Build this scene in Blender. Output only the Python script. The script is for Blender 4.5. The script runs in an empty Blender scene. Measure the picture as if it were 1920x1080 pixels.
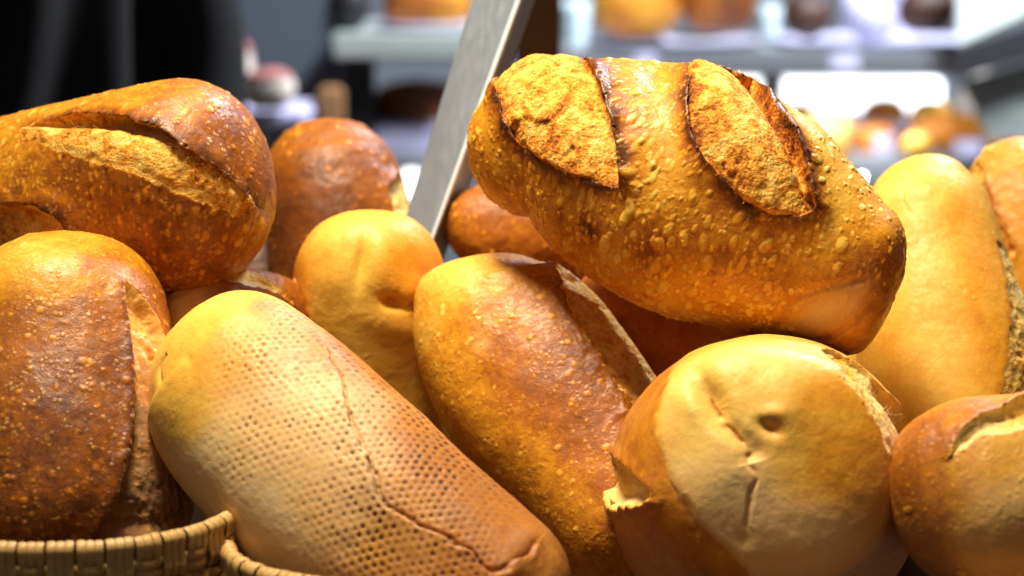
import bpy, bmesh, math, random
import numpy as np
from mathutils import Vector, Matrix

SC = bpy.context.scene
COL = SC.collection
random.seed(7)

# ---------------------------------------------------------------- camera
LENS, SENSOR = 85.0, 36.0
FPX = 1920.0 * LENS / SENSOR
PITCH = math.radians(-10.0)
CAM = np.array([0.0, 0.0, 1.30])
FWD = np.array([0.0, math.cos(PITCH), math.sin(PITCH)])
RIGHT = np.array([1.0, 0.0, 0.0])
UP = np.cross(RIGHT, FWD)

cam_d = bpy.data.cameras.new('camera')
cam = bpy.data.objects.new('camera', cam_d); COL.objects.link(cam)
cam.location = CAM; cam.rotation_euler = (math.radians(90) + PITCH, 0, 0)
cam_d.lens = LENS; cam_d.sensor_width = SENSOR
cam_d.clip_start = 0.05; cam_d.clip_end = 60
cam_d.dof.use_dof = True
cam_d.dof.focus_distance = 1.125
cam_d.dof.aperture_fstop = 6.3
SC.camera = cam

# ---------------------------------------------------------------- world and lamps (a shop interior: no sky, no sun)
world = bpy.data.worlds.new('World'); SC.world = world; world.use_nodes = True
bg = world.node_tree.nodes['Background']
bg.inputs[0].default_value = (0.92, 0.88, 0.92, 1); bg.inputs[1].default_value = 0.04

def lamp(name, kind, loc, target, power, color, size, **kw):
    d = bpy.data.lights.new(name, kind); d.energy = power; d.color = color
    if kind == 'AREA':
        d.shape = 'DISK'; d.size = size
    else:
        d.shadow_soft_size = size
    for k, v in kw.items(): setattr(d, k, v)
    o = bpy.data.objects.new(name, d); COL.objects.link(o)
    o.location = loc
    o.rotation_euler = (Vector(target) - Vector(loc)).to_track_quat('-Z', 'Y').to_euler()
    return o

# warm display spot hanging over the bread, the shop's ceiling lamps farther off
lamp('display_spot', 'SPOT', (-0.16, 1.06, 2.08), (0.02, 1.15, 1.12), 118, (1.0, 0.87, 0.64), 0.15, spot_size=math.radians(58), spot_blend=1.0)
lamp('ceiling_lamp', 'AREA', (0.9, 2.6, 2.6), (0.35, 3.3, 0.8), 120, (0.86, 0.90, 1.0), 0.5)
lamp('ceiling_lamp', 'AREA', (-0.7, -0.6, 2.3), (0.0, 1.1, 1.0), 1.8, (0.95, 0.90, 0.95), 0.6)

SC.view_settings.view_transform = 'Standard'
SC.view_settings.look = 'None'
SC.view_settings.exposure = 0.0
SC.view_settings.gamma = 1.0
SC.cycles.use_denoising = True
SC.cycles.max_bounces = 6
SC.cycles.sample_clamp_indirect = 4.0

# ---------------------------------------------------------------- helpers
def at(px, py, d):
    return CAM + FWD * d + RIGHT * ((px - 960.0) / FPX * d) - UP * ((py - 540.0) / FPX * d)

def project(P):
    q = P - CAM
    d = q @ FWD
    return 960 + (q @ RIGHT) / d * FPX, 540 - (q @ UP) / d * FPX, d

def sstep(a, b, x):
    t = np.clip((x - a) / (b - a), 0, 1)
    return t * t * (3 - 2 * t)

def _hash(x, y, z, seed):
    h = (x.astype(np.int64) * 374761393 + y.astype(np.int64) * 668265263 + z.astype(np.int64) * 1440662683 + seed * 974634777) & 0xFFFFFFFF
    h = ((h ^ (h >> 13)) * 1274126177) & 0xFFFFFFFF
    h = ((h ^ (h >> 16)) * 2246822519) & 0xFFFFFFFF
    return (h ^ (h >> 15)).astype(np.float64) / 4294967295.0 * 2 - 1

def noise(P, scale, seed=0):
    p = P * scale
    i = np.floor(p); f = p - i
    u = f * f * f * (f * (f * 6 - 15) + 10)
    x, y, z = i[:, 0], i[:, 1], i[:, 2]
    r = 0
    for dx in (0, 1):
        wx = u[:, 0] if dx else 1 - u[:, 0]
        for dy in (0, 1):
            wy = u[:, 1] if dy else 1 - u[:, 1]
            for dz in (0, 1):
                wz = u[:, 2] if dz else 1 - u[:, 2]
                r = r + _hash(x + dx, y + dy, z + dz, seed) * wx * wy * wz
    return r

def fbm(P, scale, octv=3, seed=0, gain=0.5):
    r = 0; a = 1.0
    for k in range(octv):
        r = r + a * noise(P, scale * 2.03 ** k, seed + k * 17); a *= gain
    return r

def tag(o, label=None, cat=None, group=None, kind=None):
    if label: o['label'] = label
    if cat: o['category'] = cat
    if group: o['group'] = group
    if kind: o['kind'] = kind
    return o

def mesh_np(name, V, Fq, mat, parent=None, attrs=None, smooth=True, origin=None):
    """V (n,3) world, Fq (m,4) quads -> one object; origin moved to `origin`"""
    o3 = np.zeros(3) if origin is None else np.asarray(origin)
    me = bpy.data.meshes.new(name)
    me.vertices.add(len(V)); me.vertices.foreach_set('co', (V - o3).astype(np.float32).ravel())
    k = Fq.shape[1]
    me.loops.add(Fq.size); me.loops.foreach_set('vertex_index', Fq.astype(np.int32).ravel())
    me.polygons.add(len(Fq)); me.polygons.foreach_set('loop_start', np.arange(0, Fq.size, k, dtype=np.int32))
    me.polygons.foreach_set('use_smooth', np.full(len(Fq), smooth))
    for nm, arr in (attrs or {}).items():
        a = me.attributes.new(nm, 'FLOAT', 'POINT'); a.data.foreach_set('value', arr.astype(np.float32))
    me.update(calc_edges=True)
    me.materials.append(mat)
    o = bpy.data.objects.new(name, me); COL.objects.link(o)
    if parent is not None:
        o.parent = parent
        o.location = o3 - np.array(parent.location)
    else:
        o.location = o3
    return o

def bm_obj(name, bm, mat, parent=None, smooth=True, origin=None):
    o3 = Vector((0, 0, 0)) if origin is None else Vector(origin)
    if origin is not None: bmesh.ops.translate(bm, verts=bm.verts, vec=-o3)
    bmesh.ops.recalc_face_normals(bm, faces=bm.faces)
    me = bpy.data.meshes.new(name); bm.to_mesh(me); bm.free()
    if smooth:
        for p in me.polygons: p.use_smooth = True
    me.materials.append(mat)
    o = bpy.data.objects.new(name, me); COL.objects.link(o)
    if parent is not None:
        o.parent = parent; o.location = o3 - parent.location
    else:
        o.location = o3
    return o

def empty(name, loc):
    e = bpy.data.objects.new(name, None); COL.objects.link(e); e.location = loc
    e.empty_display_size = 0.02
    return e

# ---------------------------------------------------------------- materials
class NT:
    def __init__(s, name):
        s.m = bpy.data.materials.new(name); s.m.use_nodes = True
        s.t = s.m.node_tree; s.b = s.t.nodes['Principled BSDF']
        s.co = s.t.nodes.new('ShaderNodeTexCoord')
    def n(s, typ, **kw):
        nd = s.t.nodes.new(typ)
        for k, v in kw.items(): setattr(nd, k, v)
        return nd
    def l(s, a, b): s.t.links.new(a, b)
    def val(s, x, sock):
        if isinstance(x, (int, float)): sock.default_value = x
        elif isinstance(x, tuple): sock.default_value = x if len(x) == 4 else (*x, 1)
        else: s.l(x, sock)
    def noise(s, scale, detail=2, rough=0.5, vec=None, dist=0.0):
        nd = s.n('ShaderNodeTexNoise'); nd.inputs['Scale'].default_value = scale
        nd.inputs['Detail'].default_value = detail; nd.inputs['Roughness'].default_value = rough
        nd.inputs['Distortion'].default_value = dist
        s.l(vec or s.co.outputs['Object'], nd.inputs['Vector'])
        return nd.outputs['Fac']
    def vor(s, scale, feature='F1', vec=None):
        nd = s.n('ShaderNodeTexVoronoi', feature=feature); nd.inputs['Scale'].default_value = scale
        s.l(vec or s.co.outputs['Object'], nd.inputs['Vector'])
        return nd.outputs['Distance']
    def math(s, op, a, b=0.0, c=0.0, clamp=False):
        nd = s.n('ShaderNodeMath', operation=op, use_clamp=clamp)
        for x, i in ((a, 0), (b, 1), (c, 2)): s.val(x, nd.inputs[i])
        return nd.outputs[0]
    def mapr(s, x, a, b, c, d):
        nd = s.n('ShaderNodeMapRange', interpolation_type='SMOOTHSTEP'); s.l(x, nd.inputs[0])
        for i, v in enumerate((a, b, c, d)): nd.inputs[i + 1].default_value = v
        return nd.outputs[0]
    def attr(s, name):
        nd = s.n('ShaderNodeAttribute'); nd.attribute_name = name
        return nd.outputs['Fac']
    def ramp(s, x, stops):
        nd = s.n('ShaderNodeValToRGB'); cr = nd.color_ramp
        while len(cr.elements) < len(stops): cr.elements.new(0.5)
        for e, (p, c) in zip(cr.elements, stops):
            e.position = p; e.color = (*c, 1)
        s.l(x, nd.inputs[0]); return nd.outputs[0]
    def mix(s, f, a, b, mode='MIX'):
        nd = s.n('ShaderNodeMix', data_type='RGBA', blend_type=mode)
        s.val(f, nd.inputs[0]); s.val(a, nd.inputs[6]); s.val(b, nd.inputs[7])
        return nd.outputs[2]
    def bump(s, h, strength, dist, prev=None):
        nd = s.n('ShaderNodeBump'); nd.inputs['Strength'].default_value = strength
        nd.inputs['Distance'].default_value = dist
        s.l(h, nd.inputs['Height'])
        if prev is not None: s.l(prev, nd.inputs['Normal'])
        return nd.outputs[0]
    def done(s, color=None, rough=None, normal=None, spec=None, metal=None):
        for x, k in ((color, 'Base Color'), (rough, 'Roughness'), (normal, 'Normal'), (spec, 'Specular IOR Level'), (metal, 'Metallic')):
            if x is not None: s.val(x, s.b.inputs[k])
        return s.m

CRUST_RAMP = [(0.0, (0.84, 0.65, 0.25)), (0.22, (0.80, 0.50, 0.075)), (0.42, (0.68, 0.285, 0.016)),
              (0.60, (0.38, 0.112, 0.007)), (0.78, (0.155, 0.040, 0.005)), (1.0, (0.040, 0.013, 0.005))]

def crust_material():
    s = NT('bread_crust')
    bake = s.attr('bake'); blis = s.attr('blister'); pale = s.attr('pale'); crumb = s.attr('crumb')
    n1 = s.noise(48, 4, 0.6, dist=0.6); n2 = s.noise(170, 4, 0.65, dist=0.8); n3 = s.noise(900, 2, 0.6)
    b = s.math('ADD', s.math('ADD', bake, 0.06), s.math('MULTIPLY', s.math('SUBTRACT', n1, 0.5), 0.28))
    b = s.math('ADD', b, s.math('MULTIPLY', s.math('SUBTRACT', n2, 0.5), s.math('ADD', 0.16, s.math('MULTIPLY', s.attr('micro'), 0.34))))
    b = s.math('ADD', b, s.math('MULTIPLY', s.math('SUBTRACT', n3, 0.5), 0.16))
    b = s.math('SUBTRACT', b, s.math('MULTIPLY', blis, 0.26), clamp=True)
    c = s.ramp(b, CRUST_RAMP)
    cream = s.mix(n2, (0.74, 0.48, 0.20), (0.88, 0.69, 0.40))
    c = s.mix(s.math('MULTIPLY', pale, 0.9), c, cream)
    # fine flour freckles and dark pin-prick pores
    micro = s.attr('micro')
    fr = s.mapr(s.vor(330), 0.15, 0.50, 1, 0)
    fsel = s.math('MULTIPLY', s.mapr(s.noise(140, 2), 0.42, 0.62, 0, 1), micro)
    fr = s.math('MULTIPLY', fr, fsel)
    c = s.mix(s.math('MULTIPLY', fr, 0.34), c, (0.80, 0.42, 0.07))
    pr = s.mapr(s.vor(260), 0.06, 0.13, 1, 0)
    psel = s.mapr(s.noise(40, 2), 0.60, 0.72, 0, 1)
    c = s.mix(s.math('MULTIPLY', s.math('MULTIPLY', pr, psel), 0.5), c, (0.10, 0.035, 0.01))
    h = s.math('ADD', s.math('MULTIPLY', s.noise(420, 4, 0.65), 0.6), s.math('MULTIPLY', s.noise(1500, 2, 0.6), 0.4))
    nm = s.bump(h, 0.45, 0.0010)
    s.l(s.math('ADD', 0.28, s.math('MULTIPLY', micro, 0.16)), nm.node.inputs['Strength'])
    nm = s.bump(s.math('SUBTRACT', fr, s.math('MULTIPLY', pr, 0.5)), 0.35, 0.0008, nm)
    rg = s.math('SUBTRACT', s.mapr(n2, 0.3, 0.7, 0.42, 0.60), s.math('MULTIPLY', micro, 0.16))
    return s.done(c, rg, nm, 0.38)

def crumb_material():
    s = NT('bread_crumb')
    bake = s.attr('bake')
    n1 = s.noise(70, 3, 0.6, dist=1.0); n2 = s.noise(330, 5, 0.7, dist=1.5); n3 = s.noise(1300, 2, 0.6)
    b = s.math('ADD', bake, s.math('MULTIPLY', s.math('SUBTRACT', n1, 0.5), 1.5))
    b = s.math('ADD', b, s.math('MULTIPLY', s.math('SUBTRACT', n2, 0.5), 1.4))
    b = s.math('ADD', b, s.math('MULTIPLY', s.math('SUBTRACT', n3, 0.5), 0.25), clamp=True)
    c = s.ramp(b, [(0.0, (0.80, 0.60, 0.25)), (0.3, (0.82, 0.51, 0.11)), (0.52, (0.74, 0.31, 0.030)), (0.75, (0.40, 0.11, 0.010)), (1.0, (0.06, 0.018, 0.006))])
    v = s.vor(700, 'SMOOTH_F1'); v2 = s.vor(1500)
    h = s.math('ADD', s.math('MULTIPLY', v, 0.7), s.math('MULTIPLY', v2, 0.3))
    h = s.math('ADD', h, s.math('MULTIPLY', n2, 0.7))
    nm = s.bump(h, 0.75, 0.0009)
    return s.done(c, 0.75, nm, 0.15)

CRUST = crust_material(); CRUMB = crumb_material()

def simple(name, col, rough=0.5, metal=0.0, spec=0.5, nscale=20.0, namt=0.15, bumps=0.0, emit=None):
    s = NT(name)
    n = s.noise(nscale, 3, 0.6)
    c = s.mix(n, tuple(x * (1 - namt) for x in col), tuple(min(1, x * (1 + namt)) for x in col))
    nm = s.bump(s.noise(nscale * 8, 3), bumps, 0.001) if bumps else None
    m = s.done(c, rough, nm, spec, metal)
    if emit:
        s.b.inputs['Emission Color'].default_value = (*emit[0], 1); s.b.inputs['Emission Strength'].default_value = emit[1]
    return m

# ---------------------------------------------------------------- loaf sculpting
def spline(ctrl, m):
    """Catmull-Rom through rows of ctrl, m samples, chord-length parameter"""
    c = np.asarray(ctrl, float)
    d = np.r_[0, np.cumsum(np.linalg.norm(np.diff(c[:, :3], axis=0), axis=1))]
    tt = np.linspace(0, d[-1], m)
    g = np.zeros_like(c)
    for k in range(len(c)):
        a, b = max(k - 1, 0), min(k + 1, len(c) - 1)
        g[k] = (c[b] - c[a]) / (d[b] - d[a])
    k = np.clip(np.searchsorted(d, tt, side='right') - 1, 0, len(c) - 2)
    h = (d[k + 1] - d[k])[:, None]; u = ((tt - d[k]) / (d[k + 1] - d[k]))[:, None]
    h00 = 2 * u**3 - 3 * u**2 + 1; h10 = u**3 - 2 * u**2 + u; h01 = -2 * u**3 + 3 * u**2; h11 = u**3 - u**2
    return h00 * c[k] + h10 * h * g[k] + h01 * c[k + 1] + h11 * h * g[k + 1]

class Loaf:
    def __init__(s, spine, nu=300, nv=320, ref='view', wy=0.95, cap=(1.0, 1.0), p=(2.2, 2.2), sec=2.15, lump=0.0022, seed=1, roll=0.0):
        s.seed = seed
        rows = []
        for (px, py, d, r) in spine:
            rows.append([*at(px, py, d), r * d / FPX])
        f = spline(rows, 2400)
        C, R = f[:, :3], np.maximum(f[:, 3], 1e-4)
        ds = np.r_[0, np.cumsum(np.linalg.norm(np.diff(C, axis=0), axis=1))]
        Ln = ds[-1]
        k1 = cap[0] * R[0]; k2 = cap[1] * R[-1]
        a1 = np.clip(1 - ds / k1, 0, 1); a2 = np.clip(1 - (Ln - ds) / k2, 0, 1)
        prof = (1 - a1 ** p[0]) ** (1 / p[0]) * (1 - a2 ** p[1]) ** (1 / p[1])
        rr = R * np.maximum(prof, 0)
        arc = np.r_[0, np.cumsum(np.hypot(np.diff(ds), np.diff(rr)))]
        su = np.linspace(0, arc[-1], nu)
        ix = lambda A: np.stack([np.interp(su, arc, A[:, k]) for k in range(3)], 1)
        T = np.gradient(C, axis=0); T /= np.linalg.norm(T, axis=1)[:, None]
        Cu, Tu, ru = ix(C), ix(T), np.interp(su, arc, rr)
        Tu /= np.linalg.norm(Tu, axis=1)[:, None]
        ru = np.maximum(ru, 5e-5)
        if ref == 'view':
            V = Cu - CAM; V /= np.linalg.norm(V, axis=1)[:, None]
        else:
            V = np.tile(np.array([0, 0, 1.0]), (nu, 1))
        X = np.cross(Tu, V); X /= np.linalg.norm(X, axis=1)[:, None]
        Y = np.cross(X, Tu)
        th = np.linspace(0, 2 * math.pi, nv, endpoint=False) + roll
        cx = np.sign(np.cos(th)) * np.abs(np.cos(th)) ** (2 / sec)
        cy = np.sign(np.sin(th)) * np.abs(np.sin(th)) ** (2 / sec)
        P = Cu[:, None] + ru[:, None, None] * (cx[None, :, None] * X[:, None] + wy * cy[None, :, None] * Y[:, None])
        s.nu, s.nv = nu, nv
        s.P = P.reshape(-1, 3)
        s.N = s.normals()
        s.P = s.P + s.N * (lump * (noise(s.P, 14, seed) + 0.5 * noise(s.P, 33, seed + 5)))[:, None]
        s.N = s.normals()
        s.Tu = np.repeat(Tu, nv, axis=0); s.Tv = np.cross(s.N, s.Tu); s.Tv /= np.linalg.norm(s.Tv, axis=1)[:, None] + 1e-9
        s.su = np.repeat(su, nv); s.jv = np.tile(np.arange(nv), nu)
        s.B = s.P.copy()                      # surface on which features are located
        n = len(s.P)
        s.disp = np.zeros(n); s.shift = np.zeros((n, 3))
        s.bake = np.full(n, 0.45); s.pale = np.zeros(n); s.blister = np.zeros(n); s.crumb = np.zeros(n)
        s.micro = 0.3; s.cmat = CRUMB; s.burn = np.zeros(n); s.part = np.zeros(n, int); s.nparts = 0
        px, py, d = project(s.P)
        s.px, s.py, s.d = px, py, d
        vd = s.P - CAM; vd /= np.linalg.norm(vd, axis=1)[:, None]
        s.front = (s.N * vd).sum(1) < 0.02

    def normals(s):
        G = s.P.reshape(s.nu, s.nv, 3)
        du = np.gradient(G, axis=0)
        dv = np.roll(G, -1, 1) - np.roll(G, 1, 1)
        N = np.cross(dv, du)
        N[0] = N[2]; N[-1] = N[-3]
        N[0] = N[0].mean(0); N[-1] = N[-1].mean(0)
        l = np.linalg.norm(N, axis=2)[:, :, None]
        N = N / np.maximum(l, 1e-12)
        out = G - G.mean(1, keepdims=True)
        if (N * out).sum() < 0: N = -N
        return N.reshape(-1, 3)

    def pick(s, x, y):
        q = (s.px - x) ** 2 + (s.py - y) ** 2 + np.where(s.front, 0, 1e9)
        return int(np.argmin(q))

    def idw(s, pts, pw=2.0, eps=0.004):
        num = 0; den = 0
        for (x, y, v) in pts:
            d2 = ((s.B - s.B[s.pick(x, y)]) ** 2).sum(1) + eps * eps
            w = d2 ** (-pw); num = num + w * v; den = den + w
        return num / den

    def bump(s, x, y, r, h, ry=None, ang=0.0, pw=1.0):
        """round or oval dent/bump at a photo point; r, ry in photo pixels, h metres"""
        i = s.pick(x, y); sc = s.d[i] / FPX
        q = s.B - s.B[i]
        ca, sa = math.cos(ang), math.sin(ang)
        ex = RIGHT * ca - UP * sa; ey = RIGHT * -sa - UP * ca
        n = s.N[i]
        ex = ex - n * (ex @ n); ey = ey - n * (ey @ n)
        ex /= np.linalg.norm(ex); ey /= np.linalg.norm(ey)
        k = ((q @ ex) / (r * sc)) ** 2 + ((q @ ey) / ((ry or r) * sc)) ** 2 + ((q @ n) / (2.5 * max(r, ry or r) * sc)) ** 2
        g = np.exp(-k ** pw)
        s.disp += h * g
        return g

    def crease(s, pts, w, depth, step=0.0, stepw=30, dark=0.0, wob=0.0):
        """groove along a photo polyline; step raises the side to the right of travel"""
        Q = np.array([s.B[s.pick(x, y)] for x, y in pts])
        ns = np.array([s.N[s.pick(x, y)] for x, y in pts])
        m = 14 * len(pts)
        Qs = spline(Q, m); nn = np.stack([np.interp(np.linspace(0, 1, m), np.linspace(0, 1, len(ns)), ns[:, k]) for k in range(3)], 1)
        sc = s.d[s.pick(*pts[0])] / FPX
        best = np.full(len(s.B), 1e9); sg = np.zeros(len(s.B)); tt = np.zeros(len(s.B))
        Bw = s.B + (np.stack([noise(s.B, 160, s.seed + 61 + k) for k in range(3)], 1) * wob * sc if wob else 0)
        for k in range(m - 1):
            a, b = Qs[k], Qs[k + 1]; e = b - a; L2 = e @ e + 1e-12
            t = np.clip(((Bw - a) @ e) / L2, 0, 1)
            q = Bw - a - t[:, None] * e
            d2 = (q * q).sum(1)
            sd = np.sign(q @ np.cross(e, nn[k]))
            up = d2 < best
            best[up] = d2[up]; sg[up] = sd[up]; tt[up] = (k + t[up]) / (m - 1)
        D = np.sqrt(best)
        fade = np.clip(np.minimum(tt, 1 - tt) / 0.08, 0.0, 1) ** 0.5
        fade = np.maximum(fade, 0.15)
        facing = (s.N @ nn.mean(0)) > -0.3
        g = np.exp(-(D / (w * sc)) ** 2) * fade * facing
        s.disp -= depth * g
        if step:
            s.disp += facing * fade * step * np.exp(-D / (stepw * sc)) * np.where(sg > 0, sstep(0, w * sc, D), -0.35 * sstep(0, w * sc, D))
        s.burn += dark * g
        return D, sg

    def slash(s, poly, depth=0.006, lip=0.003, lipw=0.006, ear=(0, -1), burn=0.6, rag=0.0012, toast=0.35, over=0.0, lo=0.25, win=0.006, flat=0.35, rough=0.0006, inburn=0.0, part=True, dip=(0.25, 1.0), bulge=0.0, bw=0.42):
        idx = [s.pick(x, y) for x, y in poly]
        Q = s.B[idx]; n = s.N[idx].mean(0); n /= np.linalg.norm(n)
        c = Q.mean(0)
        e3 = RIGHT * ear[0] - UP * ear[1]; e1 = e3 - n * (e3 @ n); e1 /= np.linalg.norm(e1); e2 = np.cross(n, e1)
        q2 = np.stack([(Q - c) @ e1, (Q - c) @ e2], 1)
        cl = np.vstack([q2[-2:], q2, q2[:3]])
        sm = []
        for k in range(len(q2)):
            p0, p1, p2, p3 = cl[k + 1], cl[k + 2], cl[k + 3], cl[k + 4]
            for u in np.linspace(0, 1, 6, endpoint=False):
                sm.append(0.5 * (2 * p1 + (p2 - p0) * u + (2 * p0 - 5 * p1 + 4 * p2 - p3) * u * u + (3 * p1 - p0 - 3 * p2 + p3) * u**3))
        sm = np.array(sm)
        W = s.B - c
        a = W @ e1; b = W @ e2; hgt = W @ n
        ext = np.abs(q2).max() + 0.03
        cand = np.where((s.N @ n > -0.15) & (np.abs(a) < ext) & (np.abs(b) < ext) & (np.abs(hgt) < 0.075))[0]
        A, Bq = a[cand], b[cand]
        best = np.full(len(cand), 1e9); gx = np.zeros(len(cand)); gy = np.zeros(len(cand)); inside = np.zeros(len(cand), bool)
        for k in range(len(sm)):
            x0, y0 = sm[k]; x1, y1 = sm[(k + 1) % len(sm)]
            ex, ey = x1 - x0, y1 - y0
            t = np.clip(((A - x0) * ex + (Bq - y0) * ey) / (ex * ex + ey * ey + 1e-14), 0, 1)
            qx, qy = x0 + t * ex - A, y0 + t * ey - Bq
            d2 = qx * qx + qy * qy; up = d2 < best
            best[up] = d2[up]; gx[up] = qx[up]; gy[up] = qy[up]
            cr = ((y0 > Bq) != (y1 > Bq)) & (A < (x1 - x0) * (Bq - y0) / (y1 - y0 + 1e-14) + x0)
            inside ^= cr
        D = np.sqrt(best)
        sgn = np.where(inside, 1, -1)
        ox = gx / (D + 1e-9) * sgn; oy = gy / (D + 1e-9) * sgn      # outward direction
        Pc = s.B[cand]
        sd = -sgn * D + rag * fbm(Pc, 180, 3, s.seed + 3)
        wear = lo + (1 - lo) * sstep(-0.3, 0.75, ox)
        amin, amax = sm[:, 0].min(), sm[:, 0].max()
        across = (A - amin) / (amax - amin)
        k = sstep(0, win, -sd)
        fl = depth * (flat + (1 - flat) * sstep(dip[0], dip[1], across)) - bulge * np.sin(math.pi * np.clip(across / (0.5 * (dip[0] + dip[1])), 0, 1))
        disp = -fl * k
        disp = disp + k * rough * (fbm(Pc, 190, 4, s.seed + 9, 0.6) + 0.5 * np.abs(noise(Pc, 90, s.seed + 21)))
        # open pores torn in the crumb
        cell = noise(Pc, 130, s.seed + 31) + 0.5 * noise(Pc, 300, s.seed + 33)
        disp = disp - k * 0.0012 * sstep(0.6, 1.0, cell)
        lw = np.where(sd > 0, np.exp(-(sd / lipw) ** 2), np.exp(-(sd / (0.22 * lipw)) ** 2)) * wear
        disp = disp + lip * lw * (1 + 0.35 * noise(Pc, 70, s.seed + 41))
        s.disp[cand] += disp
        if over:
            s.shift[cand] -= (over * lw)[:, None] * (ox[:, None] * e1 + oy[:, None] * e2)
        cm = sstep(0.0004, -0.0009, sd)
        s.crumb[cand] = np.maximum(s.crumb[cand], cm)
        s.burn[cand] += burn * np.exp(-((sd - 0.0004) / (bw * lipw)) ** 2) * wear * (0.75 + 0.5 * noise(Pc, 120, s.seed + 51))
        s.bake[cand] = s.bake[cand] * (1 - cm) + cm * (toast + inburn * (1 - k))
        if part:
            s.nparts += 1
            s.part[cand[sd < 0]] = s.nparts
        return cand, sd

    def blisters(s, n, r, dens=None, elong=1.0, h=0.32, seed=0, col=1.0):
        rng = np.random.default_rng(s.seed * 100 + seed)
        G = s.B.reshape(s.nu, s.nv, 3)
        su = np.linalg.norm(np.diff(G, axis=0), axis=2).mean(1); su = np.r_[su, su[-1]]
        sv = np.linalg.norm(np.roll(G, -1, 1) - G, axis=2).mean(1)
        wgt = np.repeat(su * sv, s.nv) * (s.crumb < 0.2)
        if dens is not None: wgt = wgt * np.clip(s.idw(dens), 0, None)
        wgt = wgt / wgt.sum()
        ids = rng.choice(len(wgt), n, p=wgt)
        D = s.disp.reshape(s.nu, s.nv); BL = s.blister.reshape(s.nu, s.nv); BK = s.burn.reshape(s.nu, s.nv)
        for c in ids:
            i, j = divmod(int(c), s.nv)
            rad = r[0] + (r[1] - r[0]) * rng.random() ** 2.2
            ra = rad * (0.8 + 0.4 * rng.random()); rb = rad * elong * (0.8 + 0.5 * rng.random())
            if sv[i] < 1e-5: continue
            wi = int(1.25 * max(ra, rb) / max(su[i], 1e-5)) + 1; wj = min(int(1.25 * max(ra, rb) / sv[i]) + 1, s.nv // 3)
            I = np.arange(max(0, i - wi), min(s.nu, i + wi + 1)); J = np.arange(j - wj, j + wj + 1) % s.nv
            sub = G[np.ix_(I, J)] - G[i, j]
            al = sub @ s.Tu[c]; be = sub @ s.Tv[c]
            an = 0.6 * (rng.random() - 0.5); al, be = al * math.cos(an) + be * math.sin(an), be * math.cos(an) - al * math.sin(an)
            q = (al / ra) ** 2 + (be / rb) ** 2
            dome = np.clip(1 - q, 0, 1) ** 0.6
            hh = h * min(ra, rb) * (0.7 + 0.6 * rng.random())
            D[np.ix_(I, J)] += hh * dome - 0.10 * hh * np.exp(-((np.sqrt(q) - 1.08) / 0.12) ** 2)
            BK[np.ix_(I, J)] += 0.05 * np.exp(-((np.sqrt(q) - 1.1) / 0.22) ** 2)
            BL[np.ix_(I, J)] = np.maximum(BL[np.ix_(I, J)], col * dome * (0.5 + 0.5 * rng.random()))
        s.disp = D.ravel(); s.blister = BL.ravel(); s.burn = BK.ravel()

    def build(s, label, group=None, fine=0.00035, fscale=130, name='bread_loaf'):
        s.disp += fine * fbm(s.B, fscale, 4, s.seed + 77, 0.55)
        P = s.B + s.N * s.disp[:, None] + s.shift
        G = P.reshape(s.nu, s.nv, 3)
        for r in (0, -1): G[r] = G[1 if r == 0 else -2].mean(0)
        P = G.reshape(-1, 3)
        bake = np.clip(s.bake + np.clip(s.burn, 0, 1) * 0.6, 0, 0.84)
        base = np.array([P[:, 0].mean(), P[:, 1].mean(), P[:, 2].min()])
        e = empty(name, base)
        I, J = np.meshgrid(np.arange(s.nu - 1), np.arange(s.nv), indexing='ij')
        J2 = (J + 1) % s.nv
        Q = np.stack([I * s.nv + J, (I + 1) * s.nv + J, (I + 1) * s.nv + J2, I * s.nv + J2], -1).reshape(-1, 4)
        pf = s.part[Q].min(1)
        org = P.mean(0)
        for k in range(s.nparts + 1):
            f = Q[pf == k]
            if not len(f): continue
            u, inv = np.unique(f, return_inverse=True)
            at_ = {'bake': bake[u], 'pale': s.pale[u], 'blister': s.blister[u], 'crumb': s.crumb[u], 'micro': np.full(len(u), s.micro)}
            mesh_np('crust' if k == 0 else 'torn_crumb', P[u], inv.reshape(-1, 4), CRUST if k == 0 else s.cmat, e, at_, origin=org)
        tag(e, label, 'bread', group or 'loaves heaped in the baskets')
        s.obj = e; s.final = P
        return e

def wrinkles(L, x, y, amp, reach, ka, kr, seed):
    i = L.pick(x, y); n = L.N[i]; q = L.B - L.B[i]
    ex = RIGHT - n * (RIGHT @ n); ex /= np.linalg.norm(ex); ey = np.cross(n, ex)
    a, b = q @ ex, q @ ey; r = np.hypot(a, b); t = np.arctan2(b, a)
    c = np.stack([np.cos(t) * ka, np.sin(t) * ka, r * kr], 1)
    w = noise(c, 1.0, seed) + 0.6 * noise(c, 2.1, seed + 1)
    L.disp += amp * w * np.exp(-(r / reach) ** 2) * sstep(0, 0.004, r) * (L.N @ n > 0)

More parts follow.
